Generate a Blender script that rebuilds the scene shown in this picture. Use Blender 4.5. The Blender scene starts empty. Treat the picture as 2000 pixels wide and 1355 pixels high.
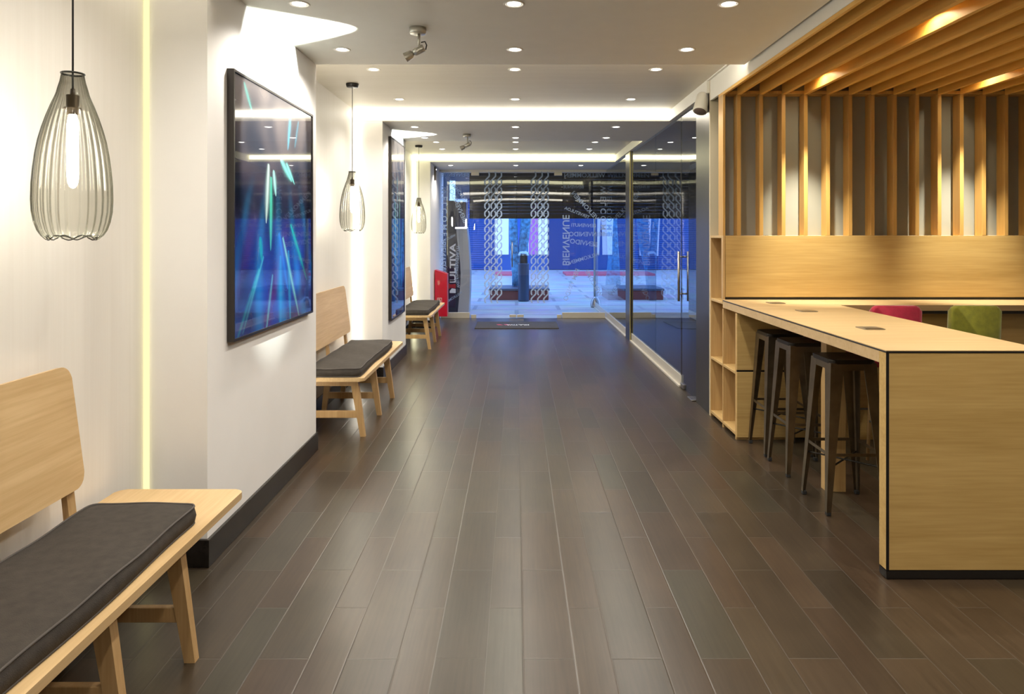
import bpy, bmesh, math, random
from mathutils import Vector, Matrix
random.seed(7)
S = bpy.context.scene
COL = S.collection
PI = math.pi

# ------------------------------------------------------------------ camera, world, exposure
cam_d = bpy.data.cameras.new('camera'); cam = bpy.data.objects.new('camera', cam_d); COL.objects.link(cam)
cam.location = (0, 0, 1.45); cam.rotation_euler = (PI/2, 0, 0)
cam_d.sensor_fit = 'HORIZONTAL'; cam_d.sensor_width = 36.0; cam_d.lens = 1333/2000*36
cam_d.shift_x = -9/2000; cam_d.shift_y = -217.5/2000
cam_d.clip_start = 0.05; cam_d.clip_end = 200
S.camera = cam
W = bpy.data.worlds.new('dusk'); S.world = W; W.use_nodes = True
bg = W.node_tree.nodes['Background']; bg.inputs[0].default_value = (0.27, 0.48, 1.0, 1); bg.inputs[1].default_value = 1.9
S.view_settings.view_transform = 'Standard'; S.view_settings.look = 'None'
S.view_settings.exposure = 1.04; S.view_settings.gamma = 1.0; S.view_settings.use_curve_mapping = False
S.cycles.use_denoising = True
S.cycles.max_bounces = 10; S.cycles.diffuse_bounces = 5; S.cycles.glossy_bounces = 5
S.cycles.transparent_max_bounces = 24; S.cycles.caustics_reflective = False; S.cycles.caustics_refractive = False
S.cycles.sample_clamp_indirect = 4.0

# energies
DOWN_W = 16.0      # each ceiling downlight
OAK_W = 75.0       # warm spots between the oak battens
ART_W = 100.0       # picture spotlights
STRIP_E = 6.0      # led strips
BULB_E = 52.0

# ------------------------------------------------------------------ materials
def nmat(name):
    m = bpy.data.materials.new(name); m.use_nodes = True
    nt = m.node_tree; return m, nt, nt.nodes['Principled BSDF']
def pbr(name, col, rough=.5, metal=0, noise=0, nscale=8, bump=0, bscale=60, coat=0, ior=None, spec=None):
    m, nt, b = nmat(name); N, L = nt.nodes, nt.links
    b.inputs['Base Color'].default_value = (*col, 1); b.inputs['Roughness'].default_value = rough
    b.inputs['Metallic'].default_value = metal; b.inputs['Coat Weight'].default_value = coat
    if ior: b.inputs['IOR'].default_value = ior
    if spec is not None: b.inputs['Specular IOR Level'].default_value = spec
    tc = N.new('ShaderNodeTexCoord')
    if noise:
        n = N.new('ShaderNodeTexNoise'); n.inputs['Scale'].default_value = nscale; n.inputs['Detail'].default_value = 4
        L.new(tc.outputs['Object'], n.inputs['Vector'])
        r = N.new('ShaderNodeValToRGB')
        r.color_ramp.elements[0].position = .3; r.color_ramp.elements[1].position = .7
        r.color_ramp.elements[0].color = tuple(c*(1-noise) for c in col)+(1,)
        r.color_ramp.elements[1].color = tuple(min(1, c*(1+noise)) for c in col)+(1,)
        L.new(n.outputs['Fac'], r.inputs['Fac']); L.new(r.outputs['Color'], b.inputs['Base Color'])
    if bump:
        n2 = N.new('ShaderNodeTexNoise'); n2.inputs['Scale'].default_value = bscale; n2.inputs['Detail'].default_value = 3
        L.new(tc.outputs['Object'], n2.inputs['Vector'])
        bp = N.new('ShaderNodeBump'); bp.inputs['Strength'].default_value = bump; bp.inputs['Distance'].default_value = .004
        L.new(n2.outputs['Fac'], bp.inputs['Height']); L.new(bp.outputs['Normal'], b.inputs['Normal'])
    return m
def wood(name, c_light, c_dark, axis='Y', rough=.42, across=9.0, along=.7, bump=.15, contrast=.42, planks=None):
    """stretched noise grain; axis = the direction the grain runs in object space"""
    m, nt, b = nmat(name); N, L = nt.nodes, nt.links
    tc = N.new('ShaderNodeTexCoord')
    def grain(a, l, detail, dist):
        mp = N.new('ShaderNodeMapping'); sc = [a, a, a]; sc['XYZ'.index(axis)] = l
        mp.inputs['Scale'].default_value = sc; L.new(tc.outputs['Object'], mp.inputs['Vector'])
        n = N.new('ShaderNodeTexNoise'); n.inputs['Scale'].default_value = 1; n.inputs['Detail'].default_value = detail
        n.inputs['Distortion'].default_value = dist
        L.new(mp.outputs['Vector'], n.inputs['Vector']); return n
    g1 = grain(across, along, 5, 1.2); g2 = grain(across*9, along*5, 2, 0)
    mix = N.new('ShaderNodeMix'); mix.data_type = 'FLOAT'; mix.inputs[0].default_value = .42
    L.new(g1.outputs['Fac'], mix.inputs[2]); L.new(g2.outputs['Fac'], mix.inputs[3])
    r = N.new('ShaderNodeValToRGB'); e = r.color_ramp.elements
    e[0].position = .5-contrast*.4; e[1].position = .5+contrast*.35
    e[0].color = (*c_dark, 1); e[1].color = (*c_light, 1)
    L.new(mix.outputs[0], r.inputs['Fac']); L.new(r.outputs['Color'], b.inputs['Base Color'])
    b.inputs['Roughness'].default_value = rough
    bp = N.new('ShaderNodeBump'); bp.inputs['Strength'].default_value = bump; bp.inputs['Distance'].default_value = .002
    L.new(g2.outputs['Fac'], bp.inputs['Height']); L.new(bp.outputs['Normal'], b.inputs['Normal'])
    return m
def emit(name, col, strength):
    m = bpy.data.materials.new(name); m.use_nodes = True; nt = m.node_tree; nt.nodes.clear()
    e = nt.nodes.new('ShaderNodeEmission'); o = nt.nodes.new('ShaderNodeOutputMaterial')
    e.inputs[0].default_value = (*col, 1); e.inputs[1].default_value = strength
    nt.links.new(e.outputs[0], o.inputs[0]); return m
def pane_glass(name, tint=(.97, .98, 1.0), ior=1.5):
    """clear float glass: Fresnel reflection on the face met from outside, straight transmission"""
    m = bpy.data.materials.new(name); m.use_nodes = True; nt = m.node_tree; N, L = nt.nodes, nt.links; N.clear()
    o = N.new('ShaderNodeOutputMaterial'); t = N.new('ShaderNodeBsdfTransparent'); g = N.new('ShaderNodeBsdfGlossy')
    t.inputs[0].default_value = (*tint, 1); g.inputs['Roughness'].default_value = .0
    f = N.new('ShaderNodeFresnel'); f.inputs['IOR'].default_value = ior
    geo = N.new('ShaderNodeNewGeometry'); inv = N.new('ShaderNodeMath'); inv.operation = 'SUBTRACT'; inv.inputs[0].default_value = 1
    L.new(geo.outputs['Backfacing'], inv.inputs[1])
    mu = N.new('ShaderNodeMath'); mu.operation = 'MULTIPLY'; L.new(f.outputs[0], mu.inputs[0]); L.new(inv.outputs[0], mu.inputs[1])
    # the slight waviness of a toughened sheet
    tc = N.new('ShaderNodeTexCoord'); n = N.new('ShaderNodeTexNoise'); n.inputs['Scale'].default_value = .9; n.inputs['Detail'].default_value = 0
    L.new(tc.outputs['Object'], n.inputs['Vector']); bp = N.new('ShaderNodeBump'); bp.inputs['Strength'].default_value = .12; bp.inputs['Distance'].default_value = .05
    L.new(n.outputs['Fac'], bp.inputs['Height']); L.new(bp.outputs['Normal'], g.inputs['Normal'])
    mx = N.new('ShaderNodeMixShader'); L.new(mu.outputs[0], mx.inputs[0]); L.new(t.outputs[0], mx.inputs[1]); L.new(g.outputs[0], mx.inputs[2])
    L.new(mx.outputs[0], o.inputs[0]); return m
def smoky_glass():
    m = bpy.data.materials.new('smoky_fluted_glass'); m.use_nodes = True; nt = m.node_tree; N, L = nt.nodes, nt.links; N.clear()
    o = N.new('ShaderNodeOutputMaterial'); t = N.new('ShaderNodeBsdfTransparent'); g = N.new('ShaderNodeBsdfGlossy')
    g.inputs['Roughness'].default_value = .05; g.inputs[0].default_value = (.9, .9, .85, 1)
    lw = N.new('ShaderNodeLayerWeight'); lw.inputs['Blend'].default_value = .35
    r = N.new('ShaderNodeValToRGB'); e = r.color_ramp.elements
    e[0].position = .10; e[0].color = (.95, .95, .93, 1); e[1].position = .88; e[1].color = (.07, .07, .06, 1)
    k = r.color_ramp.elements.new(.45); k.color = (.60, .60, .56, 1)
    L.new(lw.outputs['Facing'], r.inputs['Fac'])
    # the glass is thicker and greyer towards the neck
    tc = N.new('ShaderNodeTexCoord'); sp = N.new('ShaderNodeSeparateXYZ'); L.new(tc.outputs['Generated'], sp.inputs[0])
    r2 = N.new('ShaderNodeValToRGB'); e2 = r2.color_ramp.elements; e2[0].position = .55; e2[0].color = (.90, .90, .88, 1); e2[1].position = 1.0; e2[1].color = (.52, .51, .48, 1)
    L.new(sp.outputs['Z'], r2.inputs['Fac'])
    mm = N.new('ShaderNodeMix'); mm.data_type = 'RGBA'; mm.blend_type = 'MULTIPLY'; mm.inputs[0].default_value = 1
    L.new(r.outputs['Color'], mm.inputs[6]); L.new(r2.outputs['Color'], mm.inputs[7]); L.new(mm.outputs[2], t.inputs[0])
    mu = N.new('ShaderNodeMath'); mu.operation = 'MULTIPLY'; mu.inputs[1].default_value = .35; L.new(lw.outputs['Fresnel'], mu.inputs[0])
    mx = N.new('ShaderNodeMixShader'); L.new(mu.outputs[0], mx.inputs[0]); L.new(t.outputs[0], mx.inputs[1]); L.new(g.outputs[0], mx.inputs[2])
    L.new(mx.outputs[0], o.inputs[0]); return m
def floor_mat():
    m, nt, b = nmat('laminate_planks'); N, L = nt.nodes, nt.links
    tc = N.new('ShaderNodeTexCoord'); sp = N.new('ShaderNodeSeparateXYZ'); L.new(tc.outputs['Object'], sp.inputs[0])
    def M(op, a, bb=None, c=None):
        n = N.new('ShaderNodeMath'); n.operation = op
        for i, v in enumerate((a, bb, c)):
            if v is None: continue
            if isinstance(v, (int, float)): n.inputs[i].default_value = v
            else: L.new(v, n.inputs[i])
        return n.outputs[0]
    A, Bw, LEN = .303, .176, .62
    x = M('ADD', sp.outputs['X'], 30*A+.583)
    q = M('DIVIDE', x, A); cell = M('FLOOR', q); u = M('MULTIPLY', M('FRACT', q), A)
    nar = M('GREATER_THAN', u, Bw)
    colid = M('ADD', M('MULTIPLY', cell, 2), nar)
    du = M('MINIMUM', M('MINIMUM', u, M('ABSOLUTE', M('SUBTRACT', u, Bw))), M('SUBTRACT', A, u))
    y = M('ADD', M('ADD', sp.outputs['Y'], 20*LEN-2.34+LEN*3), M('MULTIPLY', nar, .30))
    qy = M('DIVIDE', y, LEN); row = M('FLOOR', qy); v = M('MULTIPLY', M('FRACT', qy), LEN)
    dv = M('MINIMUM', v, M('SUBTRACT', LEN, v))
    seam = M('MINIMUM', du, dv)
    cx = N.new('ShaderNodeCombineXYZ'); L.new(colid, cx.inputs[0]); L.new(row, cx.inputs[1])
    wn = N.new('ShaderNodeTexWhiteNoise'); wn.noise_dimensions = '2D'; L.new(cx.outputs[0], wn.inputs['Vector'])
    ramp = N.new('ShaderNodeValToRGB'); e = ramp.color_ramp.elements
    e[0].color = (.045, .029, .018, 1); e[1].color = (.043, .038, .026, 1)
    for p, c in ((.3, (.056, .037, .023, 1)), (.55, (.038, .028, .018, 1)), (.8, (.052, .037, .023, 1))):
        k = ramp.color_ramp.elements.new(p); k.color = c
    L.new(wn.outputs['Value'], ramp.inputs['Fac'])
    # grain, shifted from plank to plank
    mp = N.new('ShaderNodeMapping'); mp.inputs['Scale'].default_value = (90, 4, 1); L.new(tc.outputs['Object'], mp.inputs['Vector'])
    off = N.new('ShaderNodeVectorMath'); off.operation = 'MULTIPLY_ADD'; L.new(wn.outputs['Color'], off.inputs[0]); off.inputs[1].default_value = (40, 40, 40)
    L.new(mp.outputs['Vector'], off.inputs[2])
    n = N.new('ShaderNodeTexNoise'); n.inputs['Scale'].default_value = 1; n.inputs['Detail'].default_value = 4; n.inputs['Distortion'].default_value = .2
    L.new(off.outputs[0], n.inputs['Vector'])
    n3 = N.new('ShaderNodeTexNoise'); n3.inputs['Scale'].default_value = 3; n3.inputs['Detail'].default_value = 3; L.new(tc.outputs['Object'], n3.inputs['Vector'])
    g = M('ADD', M('MULTIPLY', n.outputs['Fac'], .8), M('MULTIPLY', n3.outputs['Fac'], .7))
    g = M('ADD', g, .22)
    vm = N.new('ShaderNodeVectorMath'); vm.operation = 'SCALE'; L.new(ramp.outputs['Color'], vm.inputs[0]); L.new(g, vm.inputs['Scale'])
    line = M('LESS_THAN', seam, .0013)
    mx = N.new('ShaderNodeMix'); mx.data_type = 'RGBA'; L.new(line, mx.inputs[0]); L.new(vm.outputs[0], mx.inputs[6]); mx.inputs[7].default_value = (.075, .063, .052, 1)  # pale seam colour carries the painted glint of the plank bevels
    L.new(mx.outputs[2], b.inputs['Base Color'])
    rr = M('ADD', M('MULTIPLY', n3.outputs['Fac'], .01), .275); L.new(rr, b.inputs['Roughness'])
    h = M('MULTIPLY', M('MINIMUM', seam, .004), 250)
    bp = N.new('ShaderNodeBump'); bp.inputs['Strength'].default_value = .35; bp.inputs['Distance'].default_value = .0012
    L.new(h, bp.inputs['Height']); L.new(bp.outputs['Normal'], b.inputs['Normal'])
    b.inputs['Specular IOR Level'].default_value = .48
    return m
def paving_mat():
    m, nt, b = nmat('pale_stone_paving'); N, L = nt.nodes, nt.links
    tc = N.new('ShaderNodeTexCoord'); br = N.new('ShaderNodeTexBrick'); br.inputs['Scale'].default_value = .3
    br.inputs['Color1'].default_value = (.62, .62, .62, 1); br.inputs['Color2'].default_value = (.72, .72, .72, 1); br.inputs['Mortar'].default_value = (.42, .42, .44, 1)
    br.inputs['Mortar Size'].default_value = .012; L.new(tc.outputs['Object'], br.inputs['Vector'])
    n = N.new('ShaderNodeTexNoise'); n.inputs['Scale'].default_value = 1.7; n.inputs['Detail'].default_value = 5; L.new(tc.outputs['Object'], n.inputs['Vector'])
    mx = N.new('ShaderNodeMix'); mx.data_type = 'RGBA'; mx.blend_type = 'MULTIPLY'; mx.inputs[0].default_value = .6
    L.new(br.outputs['Color'], mx.inputs[6]); L.new(n.outputs['Color'], mx.inputs[7])
    L.new(mx.outputs[2], b.inputs['Base Color']); b.inputs['Roughness'].default_value = .35; return m
def shutter_mat():
    m, nt, b = nmat('corrugated_shutter'); N, L = nt.nodes, nt.links
    tc = N.new('ShaderNodeTexCoord'); w = N.new('ShaderNodeTexWave'); w.bands_direction = 'Z'; w.inputs['Scale'].default_value = 4
    L.new(tc.outputs['Object'], w.inputs['Vector']); bp = N.new('ShaderNodeBump'); bp.inputs['Strength'].default_value = .7; bp.inputs['Distance'].default_value = .03
    L.new(w.outputs['Fac'], bp.inputs['Height']); L.new(bp.outputs['Normal'], b.inputs['Normal'])
    b.inputs['Base Color'].default_value = (.003, .055, .24, 1); b.inputs['Roughness'].default_value = .4; return m

PL = pbr('warm_white_plaster', (.87, .86, .85), .65, noise=.02, nscale=3, bump=.05, bscale=150)
CEILP = pbr('ceiling_paint', (.82, .805, .74), .6, noise=.015)
PAPER = wood('pale_grain_wallcovering', (.86, .84, .80), (.79, .76, .71), 'Z', .55, 14, .35, .08, .9)
PAPERC = wood('pale_grain_ceiling_covering', (.80, .76, .66), (.70, .65, .54), 'X', .55, 9, .5, .08, .9)
OAKX = wood('oak_grain_across', (.56, .38, .145), (.43, .275, .09), 'X', .42, 8, .7)
OAKTOP = wood('pale_oak_top', (.55, .395, .21), (.44, .30, .145), 'X', .45, 8, .7)
OAKY = wood('oak_grain_along', (.56, .38, .16), (.43, .275, .10), 'Y', .45, 9, .7)
OAKZ = wood('oak_grain_upright', (.56, .37, .16), (.43, .265, .10), 'Z', .45, 9, .7)
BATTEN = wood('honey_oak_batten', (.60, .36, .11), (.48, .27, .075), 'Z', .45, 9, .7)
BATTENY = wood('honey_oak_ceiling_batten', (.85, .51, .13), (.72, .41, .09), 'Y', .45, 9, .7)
BENCHW = wood('bench_oak', (.66, .47, .25), (.52, .345, .16), 'Y', .4, 10, .8)
BENCHZ = wood('bench_leg_oak', (.58, .38, .18), (.47, .29, .12), 'Z', .4, 14, 1)
FLOOR = floor_mat()
SKIRT = pbr('black_brown_skirting', (.022, .018, .016), .22, noise=.3, nscale=20)
BLACK = pbr('black_edge', (.012, .01, .009), .4)
GREYW = pbr('grey_wall_paint', (.33, .33, .29), .6, noise=.02)
FABRIC = pbr('charcoal_corduroy', (.038, .031, .025), .9, noise=.22, nscale=30, bump=.5, bscale=400)
PIPING = pbr('charcoal_piping', (.075, .065, .06), .85)
GUN = pbr('gunmetal', (.17, .135, .09), .30, metal=.9, noise=.2, nscale=12)
GUND = pbr('gunmetal_dark', (.03, .026, .022), .4, metal=.8)
STEEL = pbr('brushed_steel', (.42, .40, .38), .28, metal=1.0, noise=.06, nscale=3)
COLUMN = pbr('dark_brushed_steel', (.14, .13, .12), .34, metal=1.0, noise=.06, nscale=3)
STEELD = pbr('dark_steel', (.16, .15, .14), .3, metal=1.0)
ALU = pbr('pale_anodised_rail', (.62, .58, .50), .38, metal=.35)
WHITEP = pbr('off_white_plastic', (.84, .81, .72), .4)
NICKEL = pbr('satin_nickel', (.55, .53, .46), .3, metal=.7)
GLASSF = pane_glass('front_glass', ior=1.75)
GLASSP = pane_glass('partition_glass', (.88, .92, .95), ior=3.1)
SMOKY = smoky_glass()
FRAMEM = pbr('black_picture_frame', (.03, .025, .022), .35, metal=.3)
FROST = pbr('frosted_film', (.50, .64, .85), .6)
FROST.node_tree.nodes['Principled BSDF'].inputs['Alpha'].default_value = .62
FROSTL = pbr('frosted_lettering_film', (.50, .64, .85), .6)
FROSTL.node_tree.nodes['Principled BSDF'].inputs['Alpha'].default_value = .42
RED = pbr('red_lacquer', (.55, .004, .03), .3, coat=.4)
WHITEM = pbr('white_print', (.85, .85, .82), .4)
REDM = pbr('red_print', (.45, .02, .02), .4)
NAVY = pbr('navy_panel', (.012, .014, .035), .3)
KGREY = pbr('kiosk_grey', (.42, .42, .40), .4, metal=.2)
MATB = pbr('doormat_rubber', (.045, .04, .038), .8, bump=.6, bscale=300)
RUBBER = pbr('rubber', (.02, .02, .02), .7)
VRED = pbr('red_velvet', (.36, .006, .035), .8, noise=.15, nscale=25, bump=.4, bscale=300)
VGREEN = pbr('olive_green_velvet', (.20, .20, .012), .8, noise=.18, nscale=25, bump=.4, bscale=300)
for m in (VRED, VGREEN):
    b = m.node_tree.nodes['Principled BSDF']; b.inputs['Sheen Weight'].default_value = .5; b.inputs['Sheen Roughness'].default_value = .4
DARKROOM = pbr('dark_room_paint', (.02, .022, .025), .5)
DISC = emit('downlight_disc', (1, .96, .88), 7)
STRIPW = emit('warm_white_led', (1, .93, .78), STRIP_E)
STRIPY = emit('yellowish_led', (1, .95, .60), STRIP_E*.75)
STRIPN = emit('pale_yellow_led', (1, .90, .45), .6)
BULB = emit('filament_glow', (1, .93, .80), BULB_E)
SPOTE = emit('spot_lens', (1, .93, .75), 16)
KLIGHT = emit('kiosk_lamp', (.9, .93, 1), 3)
BIN = pbr('painted_steel_bin', (.006, .055, .12), .35, metal=.3)
BARK = pbr('pale_bark', (.08, .27, .42), .8, noise=.6, nscale=14, bump=.8, bscale=25)
PAVE = paving_mat(); SHUT = shutter_mat()
DSHUT = pbr('dark_shutter_slats', (.012, .012, .014), .35, metal=.3)
EXTW = pbr('white_render', (.95, .93, .9), .6)
EXTM = pbr('magenta_render', (.45, .12, .50), .6)
EXTD = pbr('dark_facade', (.02, .02, .03), .6)
REDBR = pbr('red_brown_planter', (.22, .05, .04), .6, noise=.1)
KERB = pbr('red_kerb_paint', (.55, .10, .14), .6)

# ------------------------------------------------------------------ mesh helpers
def BM(): return bmesh.new()
def add_box(bm, a, b, bev=0.0, seg=2, rot=None, about=None):
    x0, y0, z0 = a; x1, y1, z1 = b
    r = bmesh.ops.create_cube(bm, size=1.0); vs = r['verts']
    for v in vs: v.co = Vector(((x0+x1)/2+v.co.x*(x1-x0), (y0+y1)/2+v.co.y*(y1-y0), (z0+z1)/2+v.co.z*(z1-z0)))
    if bev > 0:
        es = {e for v in vs for e in v.link_edges}
        r = bmesh.ops.bevel(bm, geom=list(es), offset=bev, segments=seg, affect='EDGES', profile=.5)
        vs = list({v for f in r['faces'] for v in f.verts} | {v for v in vs if v.is_valid})
    if rot is not None: bmesh.ops.rotate(bm, verts=vs, cent=about, matrix=rot)
    return vs
def add_hexa(bm, bot, top):
    """bot/top: four points each"""
    v = [bm.verts.new(p) for p in list(bot)+list(top)]; n = len(bot)
    bm.faces.new(v[:n][::-1]); bm.faces.new(v[n:])
    for i in range(n): bm.faces.new((v[i], v[(i+1) % n], v[n+(i+1) % n], v[n+i]))
    return v
def add_tube(bm, pts, r, n=12, caps=True):
    pts = [Vector(p) for p in pts]; rs = r if isinstance(r, (list, tuple)) else [r]*len(pts)
    rings = []
    t0 = (pts[1]-pts[0]).normalized(); up = Vector((0, 0, 1)) if abs(t0.z) < .9 else Vector((1, 0, 0))
    s = t0.cross(up).normalized()
    for i, p in enumerate(pts):
        t = (pts[min(i+1, len(pts)-1)]-pts[max(i-1, 0)]).normalized()
        s = (s - t*s.dot(t)).normalized(); w = t.cross(s)
        rings.append([bm.verts.new(p+(s*math.cos(2*PI*k/n)+w*math.sin(2*PI*k/n))*rs[i]) for k in range(n)])
    for a, b in zip(rings, rings[1:]):
        for k in range(n): bm.faces.new((a[k], a[(k+1) % n], b[(k+1) % n], b[k]))
    if caps: bm.faces.new(rings[0][::-1]); bm.faces.new(rings[-1])
def add_lathe(bm, prof, n=32, c=(0, 0, 0), flute=None, caps=False, zfun=None):
    rings = []
    for i, (r, z) in enumerate(prof):
        ring = []
        for k in range(n):
            a = 2*PI*k/n; rr = r*(1+(flute(i/(len(prof)-1), a) if flute else 0)); zz = z+(zfun(i/(len(prof)-1), a) if zfun else 0)
            ring.append(bm.verts.new((c[0]+rr*math.cos(a), c[1]+rr*math.sin(a), c[2]+zz)))
        rings.append(ring)
    for a, b in zip(rings, rings[1:]):
        for k in range(n): bm.faces.new((a[k], a[(k+1) % n], b[(k+1) % n], b[k]))
    if caps: bm.faces.new(rings[0][::-1]); bm.faces.new(rings[-1])
def rrect(x0, y0, x1, y1, r, n=5):
    out = []
    for cx, cy, a0 in ((x1-r, y1-r, 0), (x0+r, y1-r, 90), (x0+r, y0+r, 180), (x1-r, y0+r, 270)):
        for k in range(n+1):
            a = math.radians(a0+90*k/n); out.append((cx+r*math.cos(a), cy+r*math.sin(a)))
    return out
def add_prism(bm, poly, f, d0, d1, bev=0):
    """extrude a 2-D outline; f(u,v,d) -> 3-D point"""
    v0 = [bm.verts.new(f(u, v, d0)) for u, v in poly]; v1 = [bm.verts.new(f(u, v, d1)) for u, v in poly]; n = len(poly)
    f0 = bm.faces.new(v0[::-1]); f1 = bm.faces.new(v1)
    for i in range(n): bm.faces.new((v0[i], v0[(i+1) % n], v1[(i+1) % n], v1[i]))
    if bev:
        es = list(f0.edges)+list(f1.edges)
        bmesh.ops.bevel(bm, geom=es, offset=bev, segments=2, affect='EDGES', profile=.5)
def link(name, me, mat=None, parent=None):
    o = bpy.data.objects.new(name, me); COL.objects.link(o)
    if mat is not None and len(me.materials) == 0: me.materials.append(mat)
    if parent: o.parent = parent
    return o
def obj(name, bm, mat, parent=None, smooth=False, loc=None):
    bmesh.ops.recalc_face_normals(bm, faces=bm.faces)
    me = bpy.data.meshes.new(name); bm.to_mesh(me); bm.free()
    if smooth:
        for p in me.polygons: p.use_smooth = True
    o = link(name, me, mat, parent)
    if loc: o.location = loc
    return o
def recenter(o, p):
    """move the origin of a single-mesh object to p, geometry stays"""
    o.data.transform(Matrix.Translation(-Vector(p))); o.location = p; return o
def thing(name, label, cat, loc=(0, 0, 0), rz=0, group=None):
    o = bpy.data.objects.new(name, None); COL.objects.link(o); o.location = loc; o.rotation_euler = (0, 0, rz); o.empty_display_size = .1
    o['label'] = label; o['category'] = cat
    if group: o['group'] = group
    return o
def tag(o, label, cat, group=None):
    o['label'] = label; o['category'] = cat
    if group: o['group'] = group
    return o
def struct(name, bm, mat, label=None, parent=None):
    o = obj(name, bm, mat, parent)
    if not parent: o['kind'] = 'structure'
    if label: o['label'] = label
    return o
def box_struct(name, a, b, mat, label=None, parent=None):
    bm = BM(); add_box(bm, a, b); return struct(name, bm, mat, label, parent)
def kids(o): return [c for c in bpy.data.objects if c.parent == o]
def dup(root, loc, label=None, group=None, cat=None):
    r = root.copy(); COL.objects.link(r); r.location = loc
    if label: r['label'] = label
    if group: r['group'] = group
    for ch in kids(root):
        c = ch.copy(); COL.objects.link(c); c.parent = r
        for g in kids(ch):
            d = g.copy(); COL.objects.link(d); d.parent = c
    return r
def text_mesh(txt, size=1.0, extrude=.001, bold=0.0):
    cu = bpy.data.curves.new('lettering', 'FONT'); cu.body = txt; cu.size = size; cu.extrude = extrude; cu.offset = bold
    cu.align_x = 'CENTER'; cu.align_y = 'CENTER'; cu.resolution_u = 3
    o = bpy.data.objects.new('lettering', cu); COL.objects.link(o)
    dg = bpy.context.evaluated_depsgraph_get(); dg.update()
    me = bpy.data.meshes.new_from_object(o.evaluated_get(dg)); bpy.data.objects.remove(o); bpy.data.curves.remove(cu)
    return me
def lamp(name, kind, loc, energy, col, parent=None, **kw):
    d = bpy.data.lights.new(name, kind); d.energy = energy; d.color = col
    for k, v in kw.items(): setattr(d, k, v)
    o = bpy.data.objects.new(name, d); COL.objects.link(o); o.location = loc
    if parent: o.parent = parent
    return o

# ------------------------------------------------------------------ the setting
XL, XR = -1.355, 1.56            # pillar faces, right hand partition face
XREC = -1.63                     # wall of the recesses
ZL, ZH = 2.605, 2.71             # dropped / raised ceiling
pillars = [(-1.6, .72), (2.99, 4.61), (6.89, 8.34), (10.71, 12.6)]
bays = [(.72, 2.99), (4.61, 6.89), (8.34, 10.71)]
box_struct('floor', (-1.9, -3.2, -.12), (6.0, 12.02, 0), FLOOR, 'dark brown wood laminate plank floor')
bm = BM()
for y0, y1 in ((-3.2, .72),)+tuple(pillars[1:]):
    add_box(bm, (-1.9, y0, ZL), (1.54, y1, 3.0))
struct('ceiling', bm, CEILP, 'dropped cream ceiling over the pillars')
bm = BM()
for y0, y1 in bays: add_box(bm, (-1.9, y0, ZH), (1.54, y1, 3.0))
struct('ceiling', bm, PAPERC, 'raised pale grained ceiling over the recesses')
box_struct('ceiling', (1.58, -3.2, 2.74), (6.0, 12.02, 3.0), pbr('brown_soffit', (.42, .27, .11), .6), 'brown soffit above the oak battens')
box_struct('wall_left', (-1.9, -3.2, 0), (XREC, 12.02, 3.0), PAPER, 'pale grained wall of the bench recesses')
for y0, y1 in pillars:
    box_struct('wall_left', (XREC-.01, y0, 0), (XL, y1, ZL-.001), PL, 'cream plaster pillar wall')
bm = BM()
H = .122
for y0, y1 in pillars:
    add_box(bm, (XREC+.001, y0-.012, 0), (XL+.012, min(y1, 12.0)+.012 if y1 < 12 else 11.98, H), .002, 1)
for y0, y1 in bays: add_box(bm, (XREC, y0+.012, 0), (XREC+.012, y1-.012, H))
struct('baseboard_left', bm, SKIRT, 'glossy black brown skirting')
box_struct('wall_rear', (-1.9, -3.3, 0), (6.0, -3.2, 3.0), PL)
box_struct('wall_right', (5.0, -3.2, 0), (5.1, 5.3, 3.0), PL)
box_struct('wall_back', (1.95, 5.28, 0), (5.1, 5.34, 1.452), PL)
box_struct('wall_back', (1.58, 5.28, 1.452), (5.1, 5.34, 2.74), GREYW, 'grey painted wall behind the oak battens')
box_struct('wall_right', (3.05, 5.34, 0), (3.12, 12.0, 2.74), DARKROOM, 'dark wall behind the glass partition')
box_struct('wall_front', (3.05, 12.0, 0), (6.0, 12.1, 2.74), DARKROOM, 'dark front wall behind the glass partition')
box_struct('wall_front', (-1.9, 12.0, 2.565), (6.0, 12.16, 3.2), CEILP, 'head above the glass front')
box_struct('trim_1', (3.02, 5.4, .03), (3.05, 12.0, .14), ALU, 'pale rail on the dark wall behind glass')
box_struct('trim_2', (3.02, 5.4, 2.60), (3.05, 12.0, 2.68), ALU, 'pale upper rail on the dark wall behind glass')
# head of the glass partition, cream
box_struct('trim_3', (1.54, 5.52, 2.605), (1.62, 12.0, 2.9), CEILP, 'cream head above the glass partition')
box_struct('trim_4', (1.54, -3.2, 2.7), (1.60, 5.52, 2.9), CEILP, 'cream edge of the ceiling')
# outside pavement
box_struct('ground', (-30, 12.02, -.15), (40, 40, 0), PAVE, 'pale stone paving of the street')

# led strips in the far corner of each recess: across the ceiling step and down the pillar
for i, (y0, y1) in enumerate(bays):
    nm = ['nearest recess', 'middle recess', 'farthest recess'][i]
    for far in (1, 0):
        mt = [STRIPN, STRIPW, STRIPY][i]; yy = y1 if far else y0; sg = -1 if far else 1
        t = thing('led_strip_light', f'bright led strip down the {"far" if far else "near"} corner and across the ceiling of the {nm}', 'strip light', (XREC, yy, 0), group='led strips in the recesses')
        bm = BM(); w = .022 if i == 0 else .04; a = sorted((sg*.001, sg*.014))
        add_box(bm, (0.002, a[0], H+.01 if i == 0 else .05+H), (w, a[1], ZH-.105)); obj('upright_strip', bm, mt, t)
        bm = BM(); a = sorted((sg*.001, sg*.02)); add_box(bm, (.002, a[0], ZH-.062), (1.53-XREC, a[1], ZH-.004)); obj('ceiling_strip', bm, STRIPY if i == 2 else STRIPW, t)

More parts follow.
